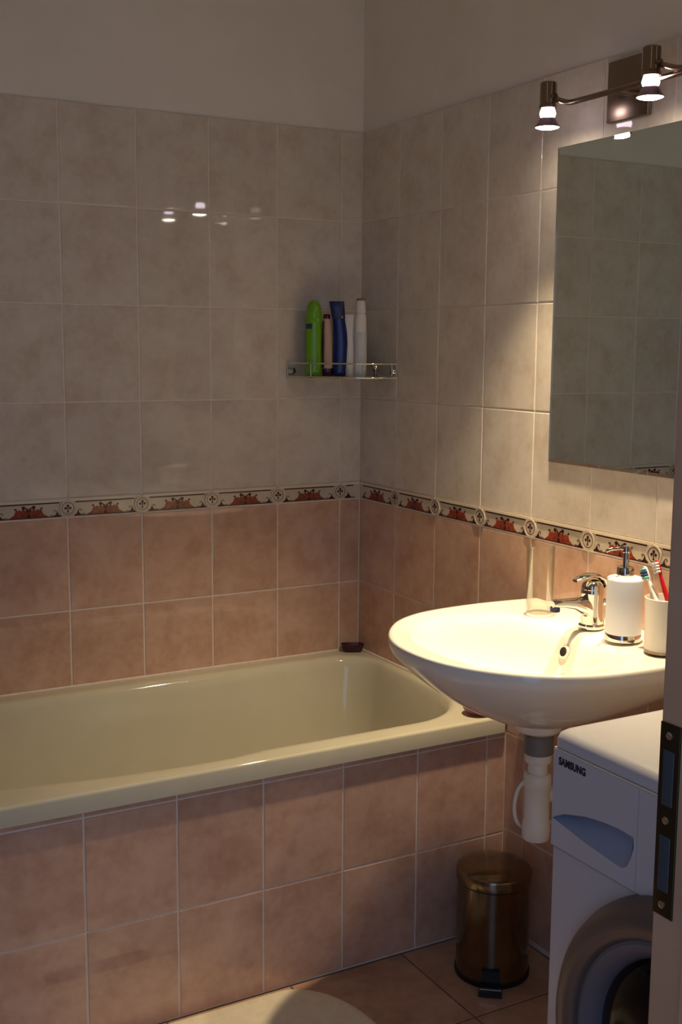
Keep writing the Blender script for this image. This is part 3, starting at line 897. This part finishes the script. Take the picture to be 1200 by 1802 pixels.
# ------------------------------------------------------------------ washing machine
def washer():
    X0, X1, Y0, Y1 = -.56, -.012, -2.160, -1.570
    t = empty('washing_machine', (-.285, -1.865, 0)); tag(t, 'white front-loading washing machine beside the washbasin', 'washing machine')
    def P(o): return put(o, t)
    P(box('body', X0 + .034, X1, Y0, Y1, .018, .822, 'washer_white', None, .004))
    P(box('front_panel', X0 + .004, X0 + .036, Y0 + .001, Y1 - .001, .018, .6635, 'washer_white', None, .004))
    V = []
    rings = []
    for (i, z) in ((.004, .8235), (.0, .826), (.0, .838), (.004, .846), (.013, .850), (.03, .8515)):
        rings.append(rrect(X0 - .002 + i, X1 + .002, Y0 + i * .5, Y1 - i * .5, [(.006, .006), (.018, .018), (.018, .018), (.006, .006)], z, 6, 4))
    P(loft('top_cover', rings, 'washer_white', None, 50))
    P(box('cover_trim', X0 - .001, X0 + .02, Y0 + .004, Y1 - .004, .8205, .8238, 'print_light'))
    # front panel with drawer: crescent grip cut out of it
    cres = [(-1.573, .7085), (-1.600, .7235), (-1.649, .7375), (-1.690, .7435), (-1.722, .7455), (-1.751, .7435), (-1.7525, .730), (-1.747, .710), (-1.740, .696), (-1.731, .690), (-1.7215, .6895), (-1.690, .6925), (-1.651, .6965), (-1.610, .7030)]
    n = len(cres)
    bm = bmesh.new()
    fl = [bm.verts.new((X0, y, z)) for y, z in ((Y0 + .002, .6648), (Y1 - .002, .6648), (Y1 - .002, .8195), (Y0 + .002, .8195))]
    hl = [bm.verts.new((X0, y, z)) for y, z in cres]
    ed = [bm.edges.new((fl[i], fl[(i + 1) % 4])) for i in range(4)] + [bm.edges.new((hl[i], hl[(i + 1) % n])) for i in range(n)]
    bmesh.ops.triangle_fill(bm, edges=ed, use_beauty=True, use_dissolve=False)
    bl = [bm.verts.new((X0 + .036, v.co.y, v.co.z)) for v in fl]
    for i in range(4): bm.faces.new((fl[i], fl[(i + 1) % 4], bl[(i + 1) % 4], bl[i]))
    bmesh.ops.recalc_face_normals(bm, faces=bm.faces)
    me = bpy.data.meshes.new('control_panel'); bm.to_mesh(me); bm.free()
    P(finish('control_panel', me, 'washer_white'))
    # scooped grip: shallow at its lower edge, deep under the upper arc
    lo_ = [(-1.574, .7080), (-1.592, .7058), (-1.610, .7030), (-1.651, .6965), (-1.690, .6925), (-1.7215, .6895), (-1.731, .690), (-1.740, .696), (-1.747, .710)]
    up_ = [(-1.573, .7085), (-1.586, .7160), (-1.600, .7235), (-1.625, .7310), (-1.649, .7375), (-1.690, .7435), (-1.722, .7455), (-1.738, .7450), (-1.751, .7435)]
    w_ = len(lo_); R_ = []
    for f, d in ((0, 0), (.04, .0015), (.3, .010), (.65, .019), (.9, .024), (1, .026)):
        R_.append([(X0 + d * min(1, max(.02, min((lo_[0][0] - a[0]) / .03, (a[0] + 1.7520) / .012))), a[0] + (b[0] - a[0]) * f, a[1] + (b[1] - a[1]) * f) for a, b in zip(lo_, up_)])
    R_.append([(X0 - .0002, b[0], b[1] + .0003) for b in up_])
    V = [v for r in R_ for v in r]
    F = [(k * w_ + i, k * w_ + i + 1, k * w_ + w_ + 1 + i, k * w_ + w_ + i) for k in range(len(R_) - 1) for i in range(w_ - 1)]
    F.append(tuple([w_ - 1 + k * w_ for k in range(len(R_))]))
    P(mesh('drawer_grip', V, F, 'washer_recess', None, 35))
    P(box('drawer_seam', X0 - .0003, X0 + .004, -1.7586, -1.7580, .668, .817, 'washer_recess'))
    P(box('panel_seam', X0 + .001, X0 + .008, Y0 + .004, Y1 - .004, .6636, .6650, 'washer_grey'))
    # lettering
    cu = bpy.data.curves.new('lettering', 'FONT'); cu.body = 'SAMSUNG'; cu.size = .0165; cu.extrude = .0003; cu.space_character = 1.05; cu.offset = .0006
    tmp = bpy.data.objects.new('tmp', cu); COL.objects.link(tmp)
    bpy.context.view_layer.update()
    lm = bpy.data.meshes.new_from_object(tmp.evaluated_get(bpy.context.evaluated_depsgraph_get()))
    bpy.data.objects.remove(tmp)
    xs = [v.co.x for v in lm.vertices]; w = max(xs) - min(xs); x0 = min(xs)
    for v in lm.vertices:
        u = (v.co.x - x0) * (.061 / w); vv = v.co.y
        v.co = Vector((X0 - .0006 - v.co.z, -1.585 - u, .7995 + vv))
    lm.materials.clear()
    P(finish('lettering', lm, 'letter'))
    # door
    yc, zc = -1.872, .436
    T = Matrix.Translation((X0, yc, zc)) @ Matrix.Rotation(-math.pi / 2, 4, 'Y')
    # after the rotation local +z points to -x (out of the machine)
    P(lathe('door_ring', [(.252, -.004), (.250, .010), (.243, .026), (.232, .037), (.214, .040), (.202, .036), (.196, .028), (.196, -.004)], 'washer_grey', None, 72, T=T, closed=True))
    P(lathe('inner_ring', [(.1955, .000), (.1955, .026), (.190, .027), (.178, .020), (.168, .008), (.164, -.002)], 'inner_ring', None, 64, T=T, cap0=False, cap1=False))
    P(lathe('door_glass', [(.1655, .000), (.164, .006), (.150, .016), (.120, .024), (.07, .029), (.0005, .030)], 'dark_glass', None, 64, T=T))
    P(box('door_handle', X0 - .046, X0 - .030, yc - .235, yc - .205, zc - .045, zc + .045, 'washer_white', None, .006))
    P(box('kick_plate', X0 + .002, X0 + .012, Y0 + .006, Y1 - .006, .020, .100, 'washer_white', None, .003))
    for yy in (Y0 + .04, Y1 - .04):
        for xx in (X0 + .06, X1 - .05):
            P(lathe('foot', [(.022, 0), (.024, .002), (.024, .014), (.012, .020)], 'rubber', None, 20, T=Matrix.Translation((xx, yy, 0))))
washer()

# ------------------------------------------------------------------ pedal bin
def bin_():
    x, y = -.150, -.890
    t = empty('pedal_bin', (x, y, 0)); tag(t, 'small brushed steel pedal bin on the floor under the washbasin', 'waste bin')
    lathe('base_ring', [(.080, 0), (.0855, .001), (.0865, .004), (.0865, .012), (.084, .014)], 'rubber', t, 56)
    lathe('body', [(.0838, .012), (.0838, .225), (.0825, .2265)], 'brushed', t, 64)
    lathe('gasket', [(.0820, .2255), (.0845, .2265), (.0845, .2290), (.0820, .2300)], 'rubber', t, 56)
    lathe('lid', [(.0835, .2290), (.0868, .2295), (.0868, .2500), (.0855, .2535), (.080, .2570), (.060, .2615), (.030, .264), (.0005, .265)], 'brushed', t, 64)
    d = Vector((-.617, -.787, 0)); s = Vector((d.y, -d.x, 0))
    F_ = Matrix((( -s.x, d.x, 0, 0), (-s.y, d.y, 0, 0), (0, 0, 1, 0), (0, 0, 0, 1)))
    V, F = loft_vf([[(-.020, .080, .012), (.020, .080, .012), (.020, .080, .050), (-.020, .080, .050)],
                    [(-.020, .094, .012), (.020, .094, .012), (.019, .091, .047), (-.019, .091, .047)]])
    p = mesh('pedal_housing', [tuple(F_ @ Vector(v)) for v in V], F, 'rubber', t)
    V, F = loft_vf([[(-.024, .090, .012), (.024, .090, .012), (.024, .090, .021), (-.024, .090, .021)],
                    [(-.026, .116, .010), (.026, .116, .010), (.026, .116, .0185), (-.026, .116, .0185)],
                    [(-.026, .122, .002), (.026, .122, .002), (.025, .121, .0145), (-.025, .121, .0145)]])
    q = mesh('pedal', [tuple(F_ @ Vector(v)) for v in V], F, 'rubber', t)
    V, F = box_vf(-.024, .024, .113, .1185, .0175, .0192)
    mesh('pedal_edge', [tuple(F_ @ Vector(v)) for v in V], F, 'chrome', q)
    hb = -d
    V, F = box_vf(-.016, .016, -.092, -.082, .205, .246)
    mesh('hinge', [tuple(F_ @ Vector(v)) for v in V], F, 'rubber', t)
bin_()

# ------------------------------------------------------------------ bath mat
def bath_mat():
    t = empty('bath_mat', (-.85, -.98, 0)); tag(t, 'cream bath mat with rounded corners on the floor against the tub front', 'bath mat')
    def R(d, z): return rrect(-1.20 + d, -.504 - d, -1.22 + d, -.752 - d, [(.13 - d * .6, .21 - d * .6)] * 4, z, 12, 12)
    o = loft('pile', [R(.006, .0012), R(.001, .004), R(0, .008), R(.003, .0125), R(.010, .0150), R(.03, .0160), R(.07, .0158), R(.12, .0162), R(.126, .0162)], 'mat_pile', None, 60)
    put(o, t)
    o = loft('hem', [R(.004, .0004), R(-.003, .0010), R(-.004, .0035), R(-.003, .0060), R(.004, .0064)], 'mat_pile', None, 60); put(o, t)
M['mat_pile'] = mottled('mat_pile', [(226, 212, 182), (232, 219, 190), (237, 226, 199)], 0.9, 40, bump=0.35, spec=0.1, seed=False, rvar=0)
bath_mat()
